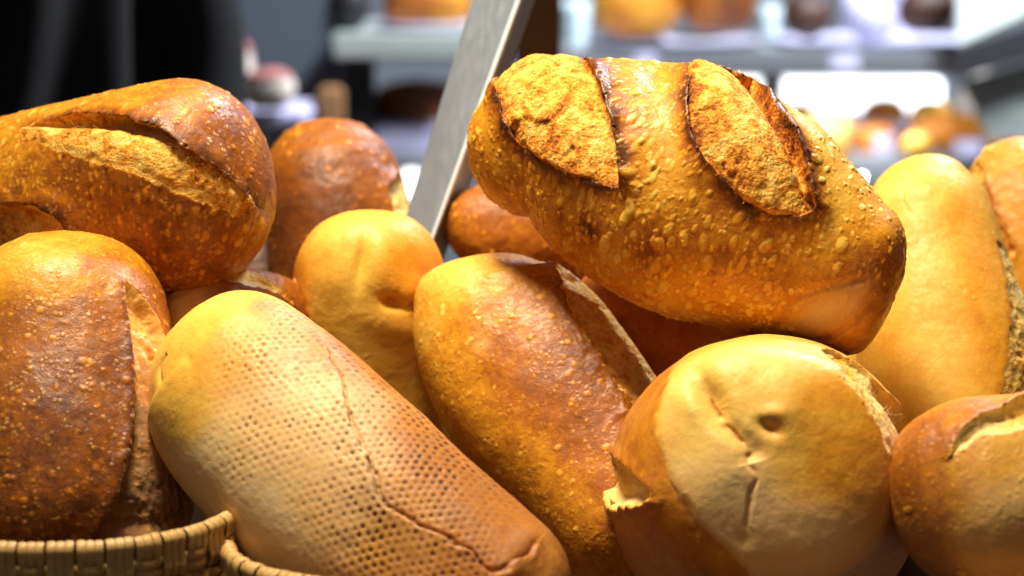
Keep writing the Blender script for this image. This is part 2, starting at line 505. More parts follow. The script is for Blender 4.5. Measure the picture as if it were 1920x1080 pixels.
def strands(L, pts, n, length, rad, seed=0, mat=None):
    """thin torn crumb fibres standing across a score, one mesh"""
    rng = random.Random(seed)
    bm = bmesh.new()
    px, py, d = project(L.final)
    for k in range(n):
        t = rng.random() * (len(pts) - 1); i = int(t); f = t - i
        x = pts[i][0] * (1 - f) + pts[i + 1][0] * f + rng.uniform(-9, 9); y = pts[i][1] * (1 - f) + pts[i + 1][1] * f + rng.uniform(-9, 9)
        v = L.pick(x, y); p = Vector(L.final[v]); nn = Vector(L.N[v])
        dr = (nn * 0.6 + Vector((rng.uniform(-1, 1), rng.uniform(-1, 1), rng.uniform(-1, 1)))).normalized()
        ln = length * rng.uniform(0.4, 1.2); bend = Vector((rng.uniform(-1, 1), rng.uniform(-1, 1), rng.uniform(-1, 1))) * ln * 0.5
        prev = None
        for q in range(5):
            u = q / 4
            c = p - nn * 0.0006 + dr * ln * u + bend * u * u
            r = rad * (1 - 0.75 * u)
            a = dr.orthogonal().normalized(); b = dr.cross(a)
            ring = [bm.verts.new(c + (a * math.cos(g) + b * math.sin(g)) * r) for g in (0, 2.094, 4.189)]
            if prev:
                for w in range(3): bm.faces.new((prev[w], prev[(w + 1) % 3], ring[(w + 1) % 3], ring[w]))
            prev = ring
    o = bm_obj('crumb_strand', bm, mat or CRUMB, L.obj, origin=L.final.mean(0))
    o['kind'] = 'stuff'
    return o

# ---------------------------------------------------------------- the shop around the bread
def box(name, p0, p1, mat, parent=None, bev=0.0):
    bm = bmesh.new()
    bmesh.ops.create_cube(bm, size=1)
    for v in bm.verts:
        v.co = Vector([(p0[k] + p1[k]) / 2 + v.co[k] * (p1[k] - p0[k]) for k in range(3)])
    if bev: bmesh.ops.bevel(bm, geom=bm.edges[:], offset=bev, segments=2, affect='EDGES')
    return bm_obj(name, bm, mat, parent, smooth=False, origin=((p0[0] + p1[0]) / 2, (p0[1] + p1[1]) / 2, p0[2]))

def pxbox(name, x0, x1, y0, y1, d, depth, mat, parent=None, bev=0.004):
    """upright box whose front face spans these photo pixels at distance d"""
    a = at(x0, y1, d); b = at(x1, y0, d)
    return box(name, (a[0], a[1], a[2]), (b[0], a[1] + depth, b[2]), mat, parent, bev)

M_WALL = simple('painted_wall', (0.30, 0.33, 0.36), 0.8, nscale=3)
M_GREY = simple('grey_panel', (0.11, 0.13, 0.16), 0.5, nscale=6)
M_BLACK = simple('black_metal', (0.012, 0.012, 0.014), 0.5)
M_STEEL_BG = simple('shelf_steel', (0.36, 0.38, 0.40), 0.35, 0.6, nscale=8)
M_GLASSEDGE = simple('shelf_glass_edge', (0.50, 0.55, 0.50), 0.3, nscale=8)
M_PLATE = simple('white_china', (0.76, 0.74, 0.94), 0.15, nscale=5, namt=0.03)
M_PAPER = simple('tray_paper', (0.68, 0.66, 0.90), 0.6, nscale=30, namt=0.06)
M_FLOOR = simple('floor_tile', (0.10, 0.10, 0.10), 0.5, nscale=4)
M_TABLE = simple('counter_wood', (0.06, 0.03, 0.015), 0.5, nscale=20)
M_CLOTH = simple('black_cloth', (0.005, 0.005, 0.006), 0.95, nscale=60, bumps=0.2)
M_SKIN = simple('skin', (0.55, 0.35, 0.26), 0.5)
M_CHOC = simple('chocolate_cake', (0.06, 0.022, 0.012), 0.5, nscale=50, namt=0.4, bumps=0.4)
M_ICING = simple('pale_icing', (0.80, 0.72, 0.62), 0.35, nscale=20, namt=0.08)
M_PINK = simple('pink_icing', (0.50, 0.20, 0.17), 0.35, nscale=30, namt=0.3)
M_WOODBG = simple('light_wood', (0.42, 0.22, 0.09), 0.5, nscale=15)
M_POST = simple('dark_wood_post', (0.15, 0.068, 0.020), 0.45, nscale=25, namt=0.4)  # brown lightened because little lamp light reaches the post
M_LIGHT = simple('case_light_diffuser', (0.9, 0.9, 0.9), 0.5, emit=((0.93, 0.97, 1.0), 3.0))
M_BULB = simple('small_bulb', (0.9, 0.9, 0.9), 0.3, emit=((0.85, 0.88, 1.0), 60.0))

tag(box('floor', (-6, -2, -0.02), (6, 7, 0.0), M_FLOOR), kind='structure')
tag(box('wall', (-6, 5.6, 0), (6, 5.7, 3.2), M_WALL), kind='structure')

GRP_CASE = 'display case behind the bread'
def shelf_unit(label, x0, x1, y0, y1, d, dep, mat, legs, lower=None):
    a = at((x0 + x1) / 2, y1, d)
    e = empty('display_shelf', (a[0], a[1], 0.0))
    pxbox('shelf_board', x0, x1, y0, y1, d, dep, mat, e)
    for (lx0, lx1, lm) in legs:
        p = at(lx0, y1, d + 0.03); q = at(lx1, y1, d + 0.03)
        box('leg', (p[0], p[1], 0.0), (q[0], p[1] + 0.05, p[2] - 0.002), lm, e, 0.003)
    if lower:
        for (a0, a1, b0, b1, lm) in lower: pxbox('lower_board', a0, a1, b0, b1, d + 0.03, dep - 0.05, lm, e)
    tag(e, label, 'shelf')
    return e

shelf_unit('pale green edged shelf behind the steel bar on a black leg', 622, 905, 64, 112, 3.05, 0.30, M_GLASSEDGE, [(640, 700, M_BLACK)], [(702, 905, 292, 316, M_STEEL_BG)])
shelf_unit('long grey steel display shelf behind the large scored loaf', 1040, 1830, 96, 142, 3.4, 0.40, M_STEEL_BG, [(1432, 1470, M_STEEL_BG)], [(1180, 1990, 292, 345, M_STEEL_BG)])

e = empty('pillar', (*at(515, 900, 3.0)[:2], 0))
p, q = at(392, 0, 3.1), at(636, 0, 3.1)
box('shaft', (p[0], p[1], 0.0), (q[0], p[1] + 0.2, 2.6), M_GREY, e, 0.01)
box('plinth', (p[0] - 0.02, p[1] - 0.02, 0.0), (q[0] + 0.02, p[1] + 0.22, 0.12), M_BLACK, e, 0.005)
tag(e, 'blurred dark grey pillar behind the dark loaf', 'pillar')

def dish(label, cx, cy, d, wpx, mat=M_PLATE, h=0.016, name='plate', asp=0.7):
    c = at(cx, cy, d); r = wpx / 2 * d / FPX
    bm = bmesh.new()
    prof = [(0.0, 0.0), (0.55, 0.0), (0.62, 0.1), (0.98, 0.9), (1.0, 1.0), (0.97, 1.0), (0.60, 0.3), (0.0, 0.25)]
    rings = []
    for (rr, zz) in prof:
        rings.append([bm.verts.new((c[0] + r * max(rr, 0.001) * math.cos(t), c[1] + asp * r * max(rr, 0.001) * math.sin(t), c[2] + zz * h)) for t in np.linspace(0, 2 * math.pi, 40, endpoint=False)])
    for a, b in zip(rings, rings[1:]):
        for k in range(40): bm.faces.new((a[k], a[(k + 1) % 40], b[(k + 1) % 40], b[k]))
    return tag(bm_obj(name, bm, mat, origin=c), label, 'plate', 'plates on the display shelf')

def far_loaf(label, spine, bake=0.5, mat=None, name='bread_loaf', cat='bread', sec=2.1, top=None, ref='view', wy=0.9):
    L = Loaf(spine, 44, 48, wy=wy, lump=0.004, seed=int(abs(spine[0][0])) % 97 + 3, sec=sec, ref=ref)
    L.bake[:] = bake + 0.15 * noise(L.B, 25, 5)
    e = L.build(label, 'baked goods on the display shelves', 0.001, 60, name=name)
    e['category'] = cat
    if mat:
        for ch in e.children:
            ch.data.materials.clear(); ch.data.materials.append(mat); ch.name = 'body'
    if top:
        ch = e.children[0]
        me = ch.data; me.materials.append(top)
        zs = [v.co.z for v in me.vertices]; zc = max(zs) - 0.22 * (max(zs) - min(zs))
        bm = bmesh.new(); bm.from_mesh(me)
        bmesh.ops.delete(bm, geom=[f for f in bm.faces if f.calc_center_median().z < zc], context='FACES')
        for v in bm.verts: v.co += v.normal * 0.002
        bmesh.ops.solidify(bm, geom=bm.faces[:], thickness=0.0015)
        bm_obj('icing', bm, top, e).location = ch.location
    return e

# things on the left shelf
dish('white plate on the pale green edged shelf', 800, 63, 3.13, 190)
far_loaf('round golden loaf on the plate behind the steel bar', [(715, 8, 3.16, 42), (790, 6, 3.16, 48), (880, 8, 3.16, 42)], 0.5)
far_loaf('dark round bun at the left end of the shelf', [(606, 10, 3.12, 46), (650, 6, 3.12, 50), (698, 10, 3.12, 46)], 0.9, M_BLACK)
far_loaf('dark loaf on the lower shelf under the plate', [(700, 200, 3.2, 36), (770, 195, 3.2, 42), (900, 200, 3.2, 36)], 0.72)
tag(pxbox('paper_tray', 690, 890, 238, 290, 3.11, 0.2, M_PAPER), 'white paper tray holding the dark loaf on the lower shelf', 'tray')
tag(pxbox('price_card', 752, 792, 318, 372, 2.95, 0.004, M_LIGHT), 'bright white glowing plate beside the steel bar', 'card')  # emissive plate, a bright bluish-white blur
# pastries in front of the pillar
e = empty('pastry_ledge', at(480, 240, 2.8)); pxbox('ledge_board', 396, 575, 212, 238, 2.8, 0.16, M_PAPER, e); pxbox('bracket', 470, 500, 239, 300, 2.85, 0.06, M_STEEL_BG, e)
tag(e, 'pale ledge holding pink and white pastries before the pillar', 'ledge')
far_loaf('tall white pastry with reddish top beside the dark coat', [(432, 68, 2.84, 42), (434, 140, 2.84, 48), (436, 208, 2.84, 44)], 0.2, M_ICING, 'pastry', 'pastry', top=M_PINK)
far_loaf('low pink and cream pastry beside the taller white one', [(450, 172, 2.8, 34), (500, 165, 2.8, 38), (552, 174, 2.8, 34)], 0.2, M_ICING, 'pastry', 'pastry', top=M_PINK)
tag(pxbox('wooden_block', 596, 640, 168, 238, 2.9, 0.06, M_WOODBG), 'small orange brown wooden block beside the black shelf leg', 'block')
# right case
dish('wide white plate with golden loaves on the steel shelf', 1265, 92, 3.5, 330)
far_loaf('golden loaf on the left half of the wide plate', [(1110, 10, 3.52, 52), (1180, 4, 3.52, 60), (1275, 10, 3.52, 52)], 0.46)
far_loaf('brown loaf on the right half of the wide plate', [(1270, 8, 3.56, 50), (1340, 0, 3.56, 60), (1420, 8, 3.56, 52)], 0.66)
dish('white paper-lined plate under the chocolate cakes', 1640, 92, 3.55, 400, M_PAPER)
far_loaf('dark chocolate cake left of the pale wrapper', [(1468, 35, 3.5, 40), (1515, 30, 3.5, 44), (1562, 36, 3.5, 40)], 0.9, M_CHOC, 'cake', 'cake')
far_loaf('dark chocolate cake right of the pale wrapper', [(1680, 24, 3.5, 42), (1735, 18, 3.5, 46), (1792, 26, 3.5, 40)], 0.9, M_CHOC, 'cake', 'cake')
far_loaf('pale lilac wrapped cake between two chocolate cakes', [(1585, 40, 3.46, 42), (1628, 34, 3.46, 48), (1676, 42, 3.46, 42)], 0.1, M_PAPER, 'wrapped_cake', 'cake')
e = empty('case_light', at(1540, 220, 3.86)); pxbox('diffuser', 1300, 1765, 150, 212, 3.86, 0.03, M_LIGHT, e); pxbox('housing', 1290, 1775, 143, 220, 3.90, 0.04, M_STEEL_BG, e)
lamp('case_lamp', 'AREA', at(1640, 152, 3.42), at(1640, 300, 3.5), 1.3, (0.92, 0.96, 1.0), 0.25)
tag(e, 'bright white strip light under the steel shelf', 'light')
far_loaf('cream bun under the bright strip light', [(1500, 250, 3.5, 34), (1550, 246, 3.5, 40), (1596, 252, 3.5, 34)], 0.05)
far_loaf('brown bun on the lower shelf beside the cream bun', [(1592, 262, 3.48, 26), (1640, 258, 3.48, 30), (1690, 262, 3.48, 26)], 0.6)
far_loaf('long brown bun at the right of the lower shelf', [(1700, 256, 3.5, 28), (1770, 250, 3.5, 36), (1852, 258, 3.5, 30)], 0.55)
far_loaf('pale glazed cake at the far right of the lower shelf', [(1800, 205, 3.62, 50), (1860, 195, 3.62, 60), (1960, 205, 3.62, 55)], 0.1, M_ICING, 'cake', 'cake')
e = empty('fairy_light', at(1616, 350, 2.6))
bm = bmesh.new(); bmesh.ops.create_uvsphere(bm, u_segments=16, v_segments=10, radius=0.0022, matrix=Matrix.Translation(at(1616, 332, 2.6))); bm_obj('bulb', bm, M_BULB, e)
bm = bmesh.new(); bmesh.ops.create_cone(bm, segments=12, radius1=0.003, radius2=0.002, depth=0.008, cap_ends=True, matrix=Matrix.Translation(at(1616, 344, 2.6))); bm_obj('socket', bm, M_BLACK, e)
tag(e, 'tiny glowing bulb between the large loaf and pale loaf', 'light')
def cup(label, cx, cy, d, w, h, mat, grp):
    c = at(cx, cy, d); r = w / 2 * d / FPX; hh = h * d / FPX
    bm = bmesh.new(); rings = []
    for (rr, zz) in ((0.02, 0), (0.72, 0), (0.78, 0.06), (0.95, 0.8), (1.0, 1.0), (0.94, 1.0), (0.86, 0.75), (0.02, 0.72)):
        rings.append([bm.verts.new((c[0] + r * rr * math.cos(t), c[1] + r * rr * math.sin(t), c[2] + hh * zz)) for t in np.linspace(0, 2 * math.pi, 24, endpoint=False)])
    for p_, q_ in zip(rings, rings[1:]):
        for k in range(24): bm.faces.new((p_[k], p_[(k + 1) % 24], q_[(k + 1) % 24], q_[k]))
    tag(bm_obj('highlight_cup', bm, mat, origin=c), label, 'cup', grp)
M_CYAN = simple('pale_cyan_highlight', (0.62, 0.78, 0.80), 0.4, nscale=20, namt=0.05)
cup('pale cyan highlight modelled as a cup beside the wooden post', 1078, 92, 3.5, 60, 90, M_CYAN, 'highlights modelled as cups on the shelf')
cup('pale cyan highlight modelled as a cup between the brown loaf and chocolate cake', 1442, 90, 3.6, 44, 80, M_CYAN, 'highlights modelled as cups on the shelf')
cup('white highlight modelled as a cup behind the wrapped cake', 1600, 90, 3.66, 50, 110, M_PAPER, 'highlights modelled as cups on the shelf')
cup('white highlight modelled as a cup at the right end of the shelf', 1690, 90, 3.66, 46, 120, M_PAPER, 'highlights modelled as cups on the shelf')
for k, (x, y, d, w, b_, lb) in enumerate(((1560, 300, 3.3, 30, .35, 'small golden roll nearest the large loaf on the lower shelf'), (1900, 280, 3.46, 44, .5, 'brown roll at the right end of the lower shelf'), (1716, 292, 3.36, 26, .15, 'tiny pale roll in the middle of the lower shelf'))):
    far_loaf(lb, [(x - w, y - 14, d, 20), (x, y - 16, d, 24), (x + w, y - 14, d, 20)], b_)
for k, (x, y, d, w, b_, lb) in enumerate(((1500, 226, 3.7, 34, .3, 'golden roll against the strip light beside the grey leg'), (1660, 222, 3.72, 40, .5, 'brown roll against the strip light in the middle'), (1745, 220, 3.7, 36, .2, 'pale roll against the right end of the strip light'))):
    far_loaf(lb, [(x - w, y - 6, d, 18), (x, y - 10, d, 24), (x + w, y - 6, d, 18)], b_)
tag(pxbox('glass_tray', 1440, 1800, 232, 250, 3.66, 0.2, M_PAPER), 'pale tray of rolls under the strip light', 'tray')
for k, (x0, x1, y0, y1, d, lb) in enumerate(((1640, 1672, 255, 292, 3.34, 'white price card in front of the brown bun'), (1790, 1840, 262, 292, 3.34, 'white price card in front of the long brown bun'), (1190, 1230, 100, 128, 3.36, 'small white price card on the steel shelf edge'), (1560, 1610, 100, 130, 3.36, 'white price card on the shelf edge below the cakes'))):
    tag(pxbox('price_card', x0, x1, y0, y1, d, 0.003, M_PAPER, bev=0), lb, 'card')
# leaning glass front of the case with its dark rail
e = empty('case_glass', at(1850, 260, 3.2))
def slab(name, corners, d0, d1, th, mat, parent):
    bm = bmesh.new()
    vs = [Vector(at(x, y, d0 if k < 2 else d1)) for k, (x, y) in enumerate(corners)]
    nrm = (vs[1] - vs[0]).cross(vs[2] - vs[0]).normalized() * th
    f = [bm.verts.new(v) for v in vs]; g = [bm.verts.new(v + nrm) for v in vs]
    bm.faces.new(f); bm.faces.new(g[::-1])
    for k in range(4): bm.faces.new((f[k], f[(k + 1) % 4], g[(k + 1) % 4], g[k]))
    return bm_obj(name, bm, mat, parent, smooth=False, origin=vs[0])
M_PALE = simple('pale_green_panel', (0.46, 0.52, 0.48), 0.25, nscale=4)
slab('upper_panel', [(1800, 95), (1960, 20), (2000, -120), (1800, -120)], 3.25, 3.4, 0.01, M_PALE, e)
slab('rail', [(1788, 150), (1970, 100), (1970, 40), (1790, 92)], 3.2, 3.2, 0.02, M_BLACK, e)
slab('lower_panel', [(1850, 260), (1990, 260), (1970, 104), (1800, 152)], 3.24, 3.22, 0.01, M_PALE, e)
tag(e, 'pale green leaning panel with dark rail at the top right', 'panel')

# wooden post behind the steel bar
e = empty('wooden_post', (*at(1010, 600, 1.75)[:2], 0.0))
a, b = at(968, 0, 1.75), at(1050, 0, 1.75)
box('shaft', (a[0], a[1], 0.0), (b[0], a[1] + 0.03, 1.75), M_POST, e, 0.002)
tag(e, 'dark brown wooden post behind the steel bar', 'post')

# person in black beyond the bread, only the hip and coat in view
def skin_fig(name, pts, edges, radii, mat, parent, sub=2):
    me = bpy.data.meshes.new(name); me.from_pydata(pts, edges, [])
    o = bpy.data.objects.new(name, me); COL.objects.link(o)
    o.parent = parent
    m = o.modifiers.new('skin', 'SKIN'); m.use_smooth_shade = True
    for k, r in enumerate(radii): me.skin_vertices[0].data[k].radius = r if isinstance(r, tuple) else (r, r)
    me.skin_vertices[0].data[0].use_root = True
    o.modifiers.new('sub', 'SUBSURF').levels = sub
    o.modifiers[-1].render_levels = sub
    me.materials.append(mat)
    return o
pe = empty('person', (-0.525, 2.25, 0))
skin_fig('body', [(0, 0, 0.95), (0, 0, 1.15), (0, 0, 1.38), (0, 0, 1.50), (0, -0.02, 1.60), (0, -0.02, 1.72),
                  (0.17, 0, 1.40), (0.24, 0.02, 1.12), (0.23, -0.06, 0.88), (0.22, -0.10, 0.80), (-0.17, 0, 1.40), (-0.24, 0.02, 1.12), (-0.23, -0.06, 0.88), (-0.22, -0.10, 0.80),
                  (0.09, 0, 0.88), (0.10, 0, 0.48), (0.10, 0.02, 0.08), (0.10, -0.12, 0.04), (-0.09, 0, 0.88), (-0.10, 0, 0.48), (-0.10, 0.02, 0.08), (-0.10, -0.12, 0.04)],
         [(0, 1), (1, 2), (2, 3), (3, 4), (4, 5), (2, 6), (6, 7), (7, 8), (8, 9), (2, 10), (10, 11), (11, 12), (12, 13), (0, 14), (14, 15), (15, 16), (16, 17), (0, 18), (18, 19), (19, 20), (20, 21)],
         [(0.14, 0.11), (0.13, 0.10), (0.15, 0.11), 0.055, 0.07, 0.09, 0.06, 0.045, 0.03, 0.035, 0.06, 0.045, 0.03, 0.035, 0.085, 0.06, 0.045, 0.04, 0.085, 0.06, 0.045, 0.04], M_CLOTH, pe)
def coat():
    nz, nt = 60, 120
    t = np.linspace(0, 2 * math.pi, nt, endpoint=False); z = np.linspace(0.62, 1.48, nz)
    Z, T = np.meshgrid(z, t, indexing='ij')
    r = 1.0 + 0.10 * sstep(1.1, 0.62, Z) - 0.22 * sstep(1.30, 1.48, Z)
    fold = 0.018 * np.sin(7 * T + 5 * Z) * sstep(1.3, 0.8, Z) + 0.010 * np.sin(13 * T - 9 * Z)
    V = np.stack([(0.195 * r + fold) * np.cos(T), (0.145 * r + fold) * np.sin(T), Z], -1).reshape(-1, 3) + np.array(pe.location)
    I, J = np.meshgrid(np.arange(nz - 1), np.arange(nt), indexing='ij'); J2 = (J + 1) % nt
    Q = np.stack([I * nt + J, I * nt + J2, (I + 1) * nt + J2, (I + 1) * nt + J], -1).reshape(-1, 4)
    mesh_np('coat', V, Q, M_CLOTH, pe, origin=np.array(pe.location))
coat()
tag(pe, 'person in a black coat standing behind the top left loaf', 'person')

# ---------------------------------------------------------------- counter and baskets
tag(box('counter', (-1.1, 0.55, 0.82), (1.1, 1.62, 0.86), M_TABLE, bev=0.004), 'dark counter under the wicker baskets', 'counter')

def cane_material():
    s = NT('woven_cane')
    n1 = s.noise(60, 3); n2 = s.noise(700, 3, 0.6)
    c = s.ramp(s.math('ADD', s.math('MULTIPLY', n1, 0.6), s.math('MULTIPLY', n2, 0.4)), [(0.25, (0.38, 0.19, 0.05)), (0.5, (0.60, 0.36, 0.12)), (0.75, (0.72, 0.48, 0.20))])
    st = s.mapr(s.vor(140), 0.05, 0.14, 1, 0)
    c = s.mix(s.math('MULTIPLY', st, 0.3), c, (0.10, 0.05, 0.015))
    return s.done(c, 0.42, s.bump(n2, 0.3, 0.0006), 0.4)
CANE = cane_material()

def rounded_path(cx, cy, hx, hy, r, rot, n):
    pts = []
    for (sx, sy, a0) in ((1, 1, 0), (-1, 1, 90), (-1, -1, 180), (1, -1, 270)):
        for t in np.linspace(0, 90, 24):
            a = math.radians(a0 + t)
            pts.append((sx * (hx - r) + r * math.cos(a), sy * (hy - r) + r * math.sin(a)))
    p = np.array(pts + pts[:1])
    d = np.r_[0, np.cumsum(np.linalg.norm(np.diff(p, axis=0), axis=1))]
    u = np.linspace(0, d[-1], n, endpoint=False)
    q = np.stack([np.interp(u, d, p[:, k]) for k in range(2)], 1)
    tn = np.roll(q, -1, 0) - np.roll(q, 1, 0); tn /= np.linalg.norm(tn, axis=1)[:, None]
    c, s_ = math.cos(rot), math.sin(rot); Rm = np.array([[c, -s_], [s_, c]])
    nrm = np.stack([tn[:, 1], -tn[:, 0]], 1)
    return q @ Rm.T + np.array([cx, cy]), tn @ Rm.T, nrm @ Rm.T, d[-1]

def basket(label, cx, cy, hx, hy, r, rot, zrim, zbot, seed):
    rng = random.Random(seed)
    _, _, _, per = rounded_path(cx, cy, hx, hy, r, rot, 200)
    nb = int(per / 0.0118) // 2 * 2
    C, T, N, per = rounded_path(cx, cy, hx, hy, r, rot, nb)
    e = empty('wicker_basket', (cx, cy, zbot))
    rowh = 0.0105; th = 0.0022
    for k in range(nb):
        ph = k % 2
        zs = [(-0.030, -0.004), (-0.010, -0.004), (0.0, -0.003), (0.0028, -0.0012), (0.0034, 0.0006), (0.0022, 0.0026), (0.0, 0.0036)]
        path = [(z, o) for z, o in zs]
        z = -0.003
        while zrim + z > zbot + 0.003:
            w = math.cos(math.pi * (-z - 0.0007) / rowh + (0 if ph == 0 else math.pi))
            if -z < 0.0060 : w = max(w, 0.55 if ph else 0.8)
            path.append((z, 0.0010 + 0.0026 * w)); z -= 0.0026
        bm = bmesh.new(); c2 = C[k]; t2 = T[k]; n2 = N[k]
        hw = 0.5 * 0.0118 * rng.uniform(0.92, 0.99); lean = rng.uniform(-0.03, 0.03)
        for s3 in (-1, 0, 1):
            cw = hw * 2 / 3 * 0.5 * 0.98
            prev = None
            jz = rng.uniform(-0.0004, 0.0004)
            for q, (z, o) in enumerate(path):
                if q == 0: tg = (path[1][0] - z, path[1][1] - o)
                else: tg = (z - path[q - 1][0], o - path[q - 1][1])
                l = math.hypot(*tg) + 1e-9; nx, nz = -tg[0] / l, tg[1] / l      # outward in the (offset, z) plane
                ring = []
                for g in np.linspace(0, math.pi, 6):
                    lat = s3 * hw * 2 / 3 + cw * math.cos(g) + lean * z
                    up_ = 0.0007 * math.sin(g) ** 0.7 + jz
                    off = o + nx * up_; zz = zrim + z + nz * up_
                    ring.append(bm.verts.new((c2[0] + t2[0] * lat + n2[0] * off, c2[1] + t2[1] * lat + n2[1] * off, zz)))
                if prev:
                    for w in range(5): bm.faces.new((prev[w], prev[w + 1], ring[w + 1], ring[w]))
                prev = ring
        bm_obj('stake', bm, CANE, e, origin=(c2[0], c2[1], zrim))
    # horizontal weavers
    m = nb * 8
    Cw, Tw, Nw, _ = rounded_path(cx, cy, hx, hy, r, rot, m)
    kk = np.arange(m) / 8.0
    row = 0
    while zrim - 0.0112 - row * rowh > zbot:
        w = np.cos(math.pi * kk + math.pi * row)
        V = []; nsec = 0
        for sub in (0, 1):
            for g in np.linspace(0.0, math.pi, 5):
                zc = zrim - 0.0112 - row * rowh + (0.0024 if sub == 0 else -0.0024)
                V.append(np.column_stack([Cw + Nw * (0.0008 + 0.0022 * w + 0.0011 * math.sin(g))[:, None], np.full(m, zc) + 0.0023 * math.cos(g)])); nsec += 1
        V = np.stack(V, 1)
        Q = []
        I = np.arange(m); I2 = (I + 1) % m
        for sec in list(range(0, 4)) + list(range(5, 9)):
            Q.append(np.stack([I * nsec + sec, I2 * nsec + sec, I2 * nsec + sec + 1, I * nsec + sec + 1], 1))
        mesh_np('weaver', V.reshape(-1, 3), np.vstack(Q), CANE, e, origin=(cx, cy, zbot)); row += 1
    # inner wall and bottom
    Cb, _, Nb, _ = rounded_path(cx, cy, hx, hy, r, rot, 160)
    bm = bmesh.new()
    up_ = [bm.verts.new((*(Cb[k] - Nb[k] * 0.004), zrim - 0.004)) for k in range(160)]
    lo_ = [bm.verts.new((*(Cb[k] - Nb[k] * 0.004), zbot)) for k in range(160)]
    for k in range(160): bm.faces.new((up_[k], up_[(k + 1) % 160], lo_[(k + 1) % 160], lo_[k]))
    bm.faces.new(lo_)
    bm_obj('lining', bm, M_TABLE, e, smooth=False, origin=(cx, cy, zbot))
    tag(e, label, 'basket')
    return e

zr = at(100, 1019, 1.0)[2] - 0.006
fr = at(100, 1019, 1.0)[1]
xr = at(440, 960, 1.05)[0]
basket('wicker basket at the left holding the dark standing loaf', xr - 0.27, fr + 0.19, 0.27, 0.19, 0.07, 0.0, zr + 0.003, 0.862, 3)
a = at(430, 1040, 1.03)
basket('wicker basket under the dimpled pale loaf', a[0] + 0.357, a[1] + 0.14, 0.36, 0.185, 0.07, 0.0, zr - 0.0085, 0.862, 4)

# ---------------------------------------------------------------- steel bar
def steel_material():
    s = NT('brushed_steel')
    mp = s.n('ShaderNodeMapping'); mp.inputs['Scale'].default_value = (300, 300, 12); s.l(s.co.outputs['Object'], mp.inputs[0])
    n = s.noise(1.0, 4, 0.6, mp.outputs[0]); n2 = s.noise(90, 3)
    c = s.mix(n2, (0.30, 0.35, 0.43), (0.36, 0.42, 0.51))  # base tinted blue to cancel the warm spot's cast
    return s.done(c, s.mapr(n, 0.3, 0.7, 0.30, 0.48), s.bump(s.noise(1200, 2), 0.08, 0.0002), 0.5, 0.45)
STEEL = steel_material()
bm = bmesh.new()
rows = []
for (y, xl, xm, xr_) in ((-160, 934, 1033, 1064), (0, 885, 975, 1003), (470, 741, 803, 838), (900, 610, 652, 690)):
    d = 1.33
    f0 = at(xl, y, d + 0.008); f1 = at(xm, y, d - 0.004); f2 = at(xr_, y, d + 0.016); f3 = f2 + (f0 - f1)
    rows.append([bm.verts.new(v) for v in (f0, f1, f2, f3)])
for r0, r1 in zip(rows, rows[1:]):
    for k in range(4): bm.faces.new((r0[k], r0[(k + 1) % 4], r1[(k + 1) % 4], r1[k]))
bm.faces.new(rows[0]); bm.faces.new(rows[-1])
bm.edges.ensure_lookup_table()
long_e = [ed for ed in bm.edges if len(ed.link_faces) == 2 and abs(ed.verts[0].co.z - ed.verts[1].co.z) > 0.02]
bmesh.ops.bevel(bm, geom=long_e, offset=0.0014, segments=3, affect='EDGES')
be = empty('steel_bar', at(640, 900, 1.33))
bm_obj('strap', bm, STEEL, be, smooth=False, origin=at(640, 900, 1.33))
M_EDGE_GLINT = simple('edge_glint_strip', (0.78, 0.88, 1.0), 0.25, 0.1, nscale=60, namt=0.04)  # near-white strip modelled along the bar for its edge highlight
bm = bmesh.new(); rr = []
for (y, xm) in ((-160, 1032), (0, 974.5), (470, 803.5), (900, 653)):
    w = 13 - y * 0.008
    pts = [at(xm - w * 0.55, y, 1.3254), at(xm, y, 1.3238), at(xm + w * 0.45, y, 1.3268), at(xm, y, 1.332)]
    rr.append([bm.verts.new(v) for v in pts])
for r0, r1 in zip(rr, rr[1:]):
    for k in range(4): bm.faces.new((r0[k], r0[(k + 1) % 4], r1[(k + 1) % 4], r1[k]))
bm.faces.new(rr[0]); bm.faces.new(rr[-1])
bm_obj('edge_glint_strip', bm, M_EDGE_GLINT, be, smooth=False, origin=at(640, 900, 1.33))
c = at(652, 905, 1.34)
box('foot', (c[0] - 0.03, c[1] - 0.02, 0.8605), (c[0] + 0.03, c[1] + 0.03, c[2] - 0.001), STEEL, be, 0.002)
tag(be, 'slanted flat steel bar rising between the loaves', 'bar')
#@@BREAD

# ---------------------------------------------------------------- the bread
# A top left: dark golden batard, long open score
L = Loaf([(-330, 455, 1.30, 165), (-100, 428, 1.27, 178), (60, 396, 1.24, 184), (220, 366, 1.215, 194), (340, 352, 1.20, 200), (502, 345, 1.19, 192)], 420, 400, cap=(1.0, 0.95), p=(2, 2.15), seed=11)
L.bake = L.idw([(60, 225, .40), (250, 165, .44), (350, 170, .52), (430, 230, .66), (480, 320, .60), (150, 330, .62), (300, 420, .64), (400, 450, .60), (350, 520, .56), (200, 420, .60), (40, 340, .52), (30, 300, .42), (460, 430, .50)])
L.slash([(30, 238), (100, 212), (200, 201), (290, 220), (360, 262), (420, 305), (468, 350), (484, 385), (466, 402), (436, 408), (380, 385), (300, 354), (200, 315), (120, 292), (50, 266)], depth=0.011, lip=0.0035, lipw=0.008, ear=(0.35, -1), burn=0.42, toast=0.42, over=0.006, lo=0.15, win=0.006, flat=0.05, dip=(0.55, 0.9), bulge=0.0015)
L.slash([(-80, 385), (0, 380), (70, 388), (115, 412), (142, 445), (120, 470), (60, 475), (0, 490), (-80, 500)], depth=0.009, lip=0.003, lipw=0.007, ear=(0.4, -1), burn=0.4, toast=0.42, lo=0.2)
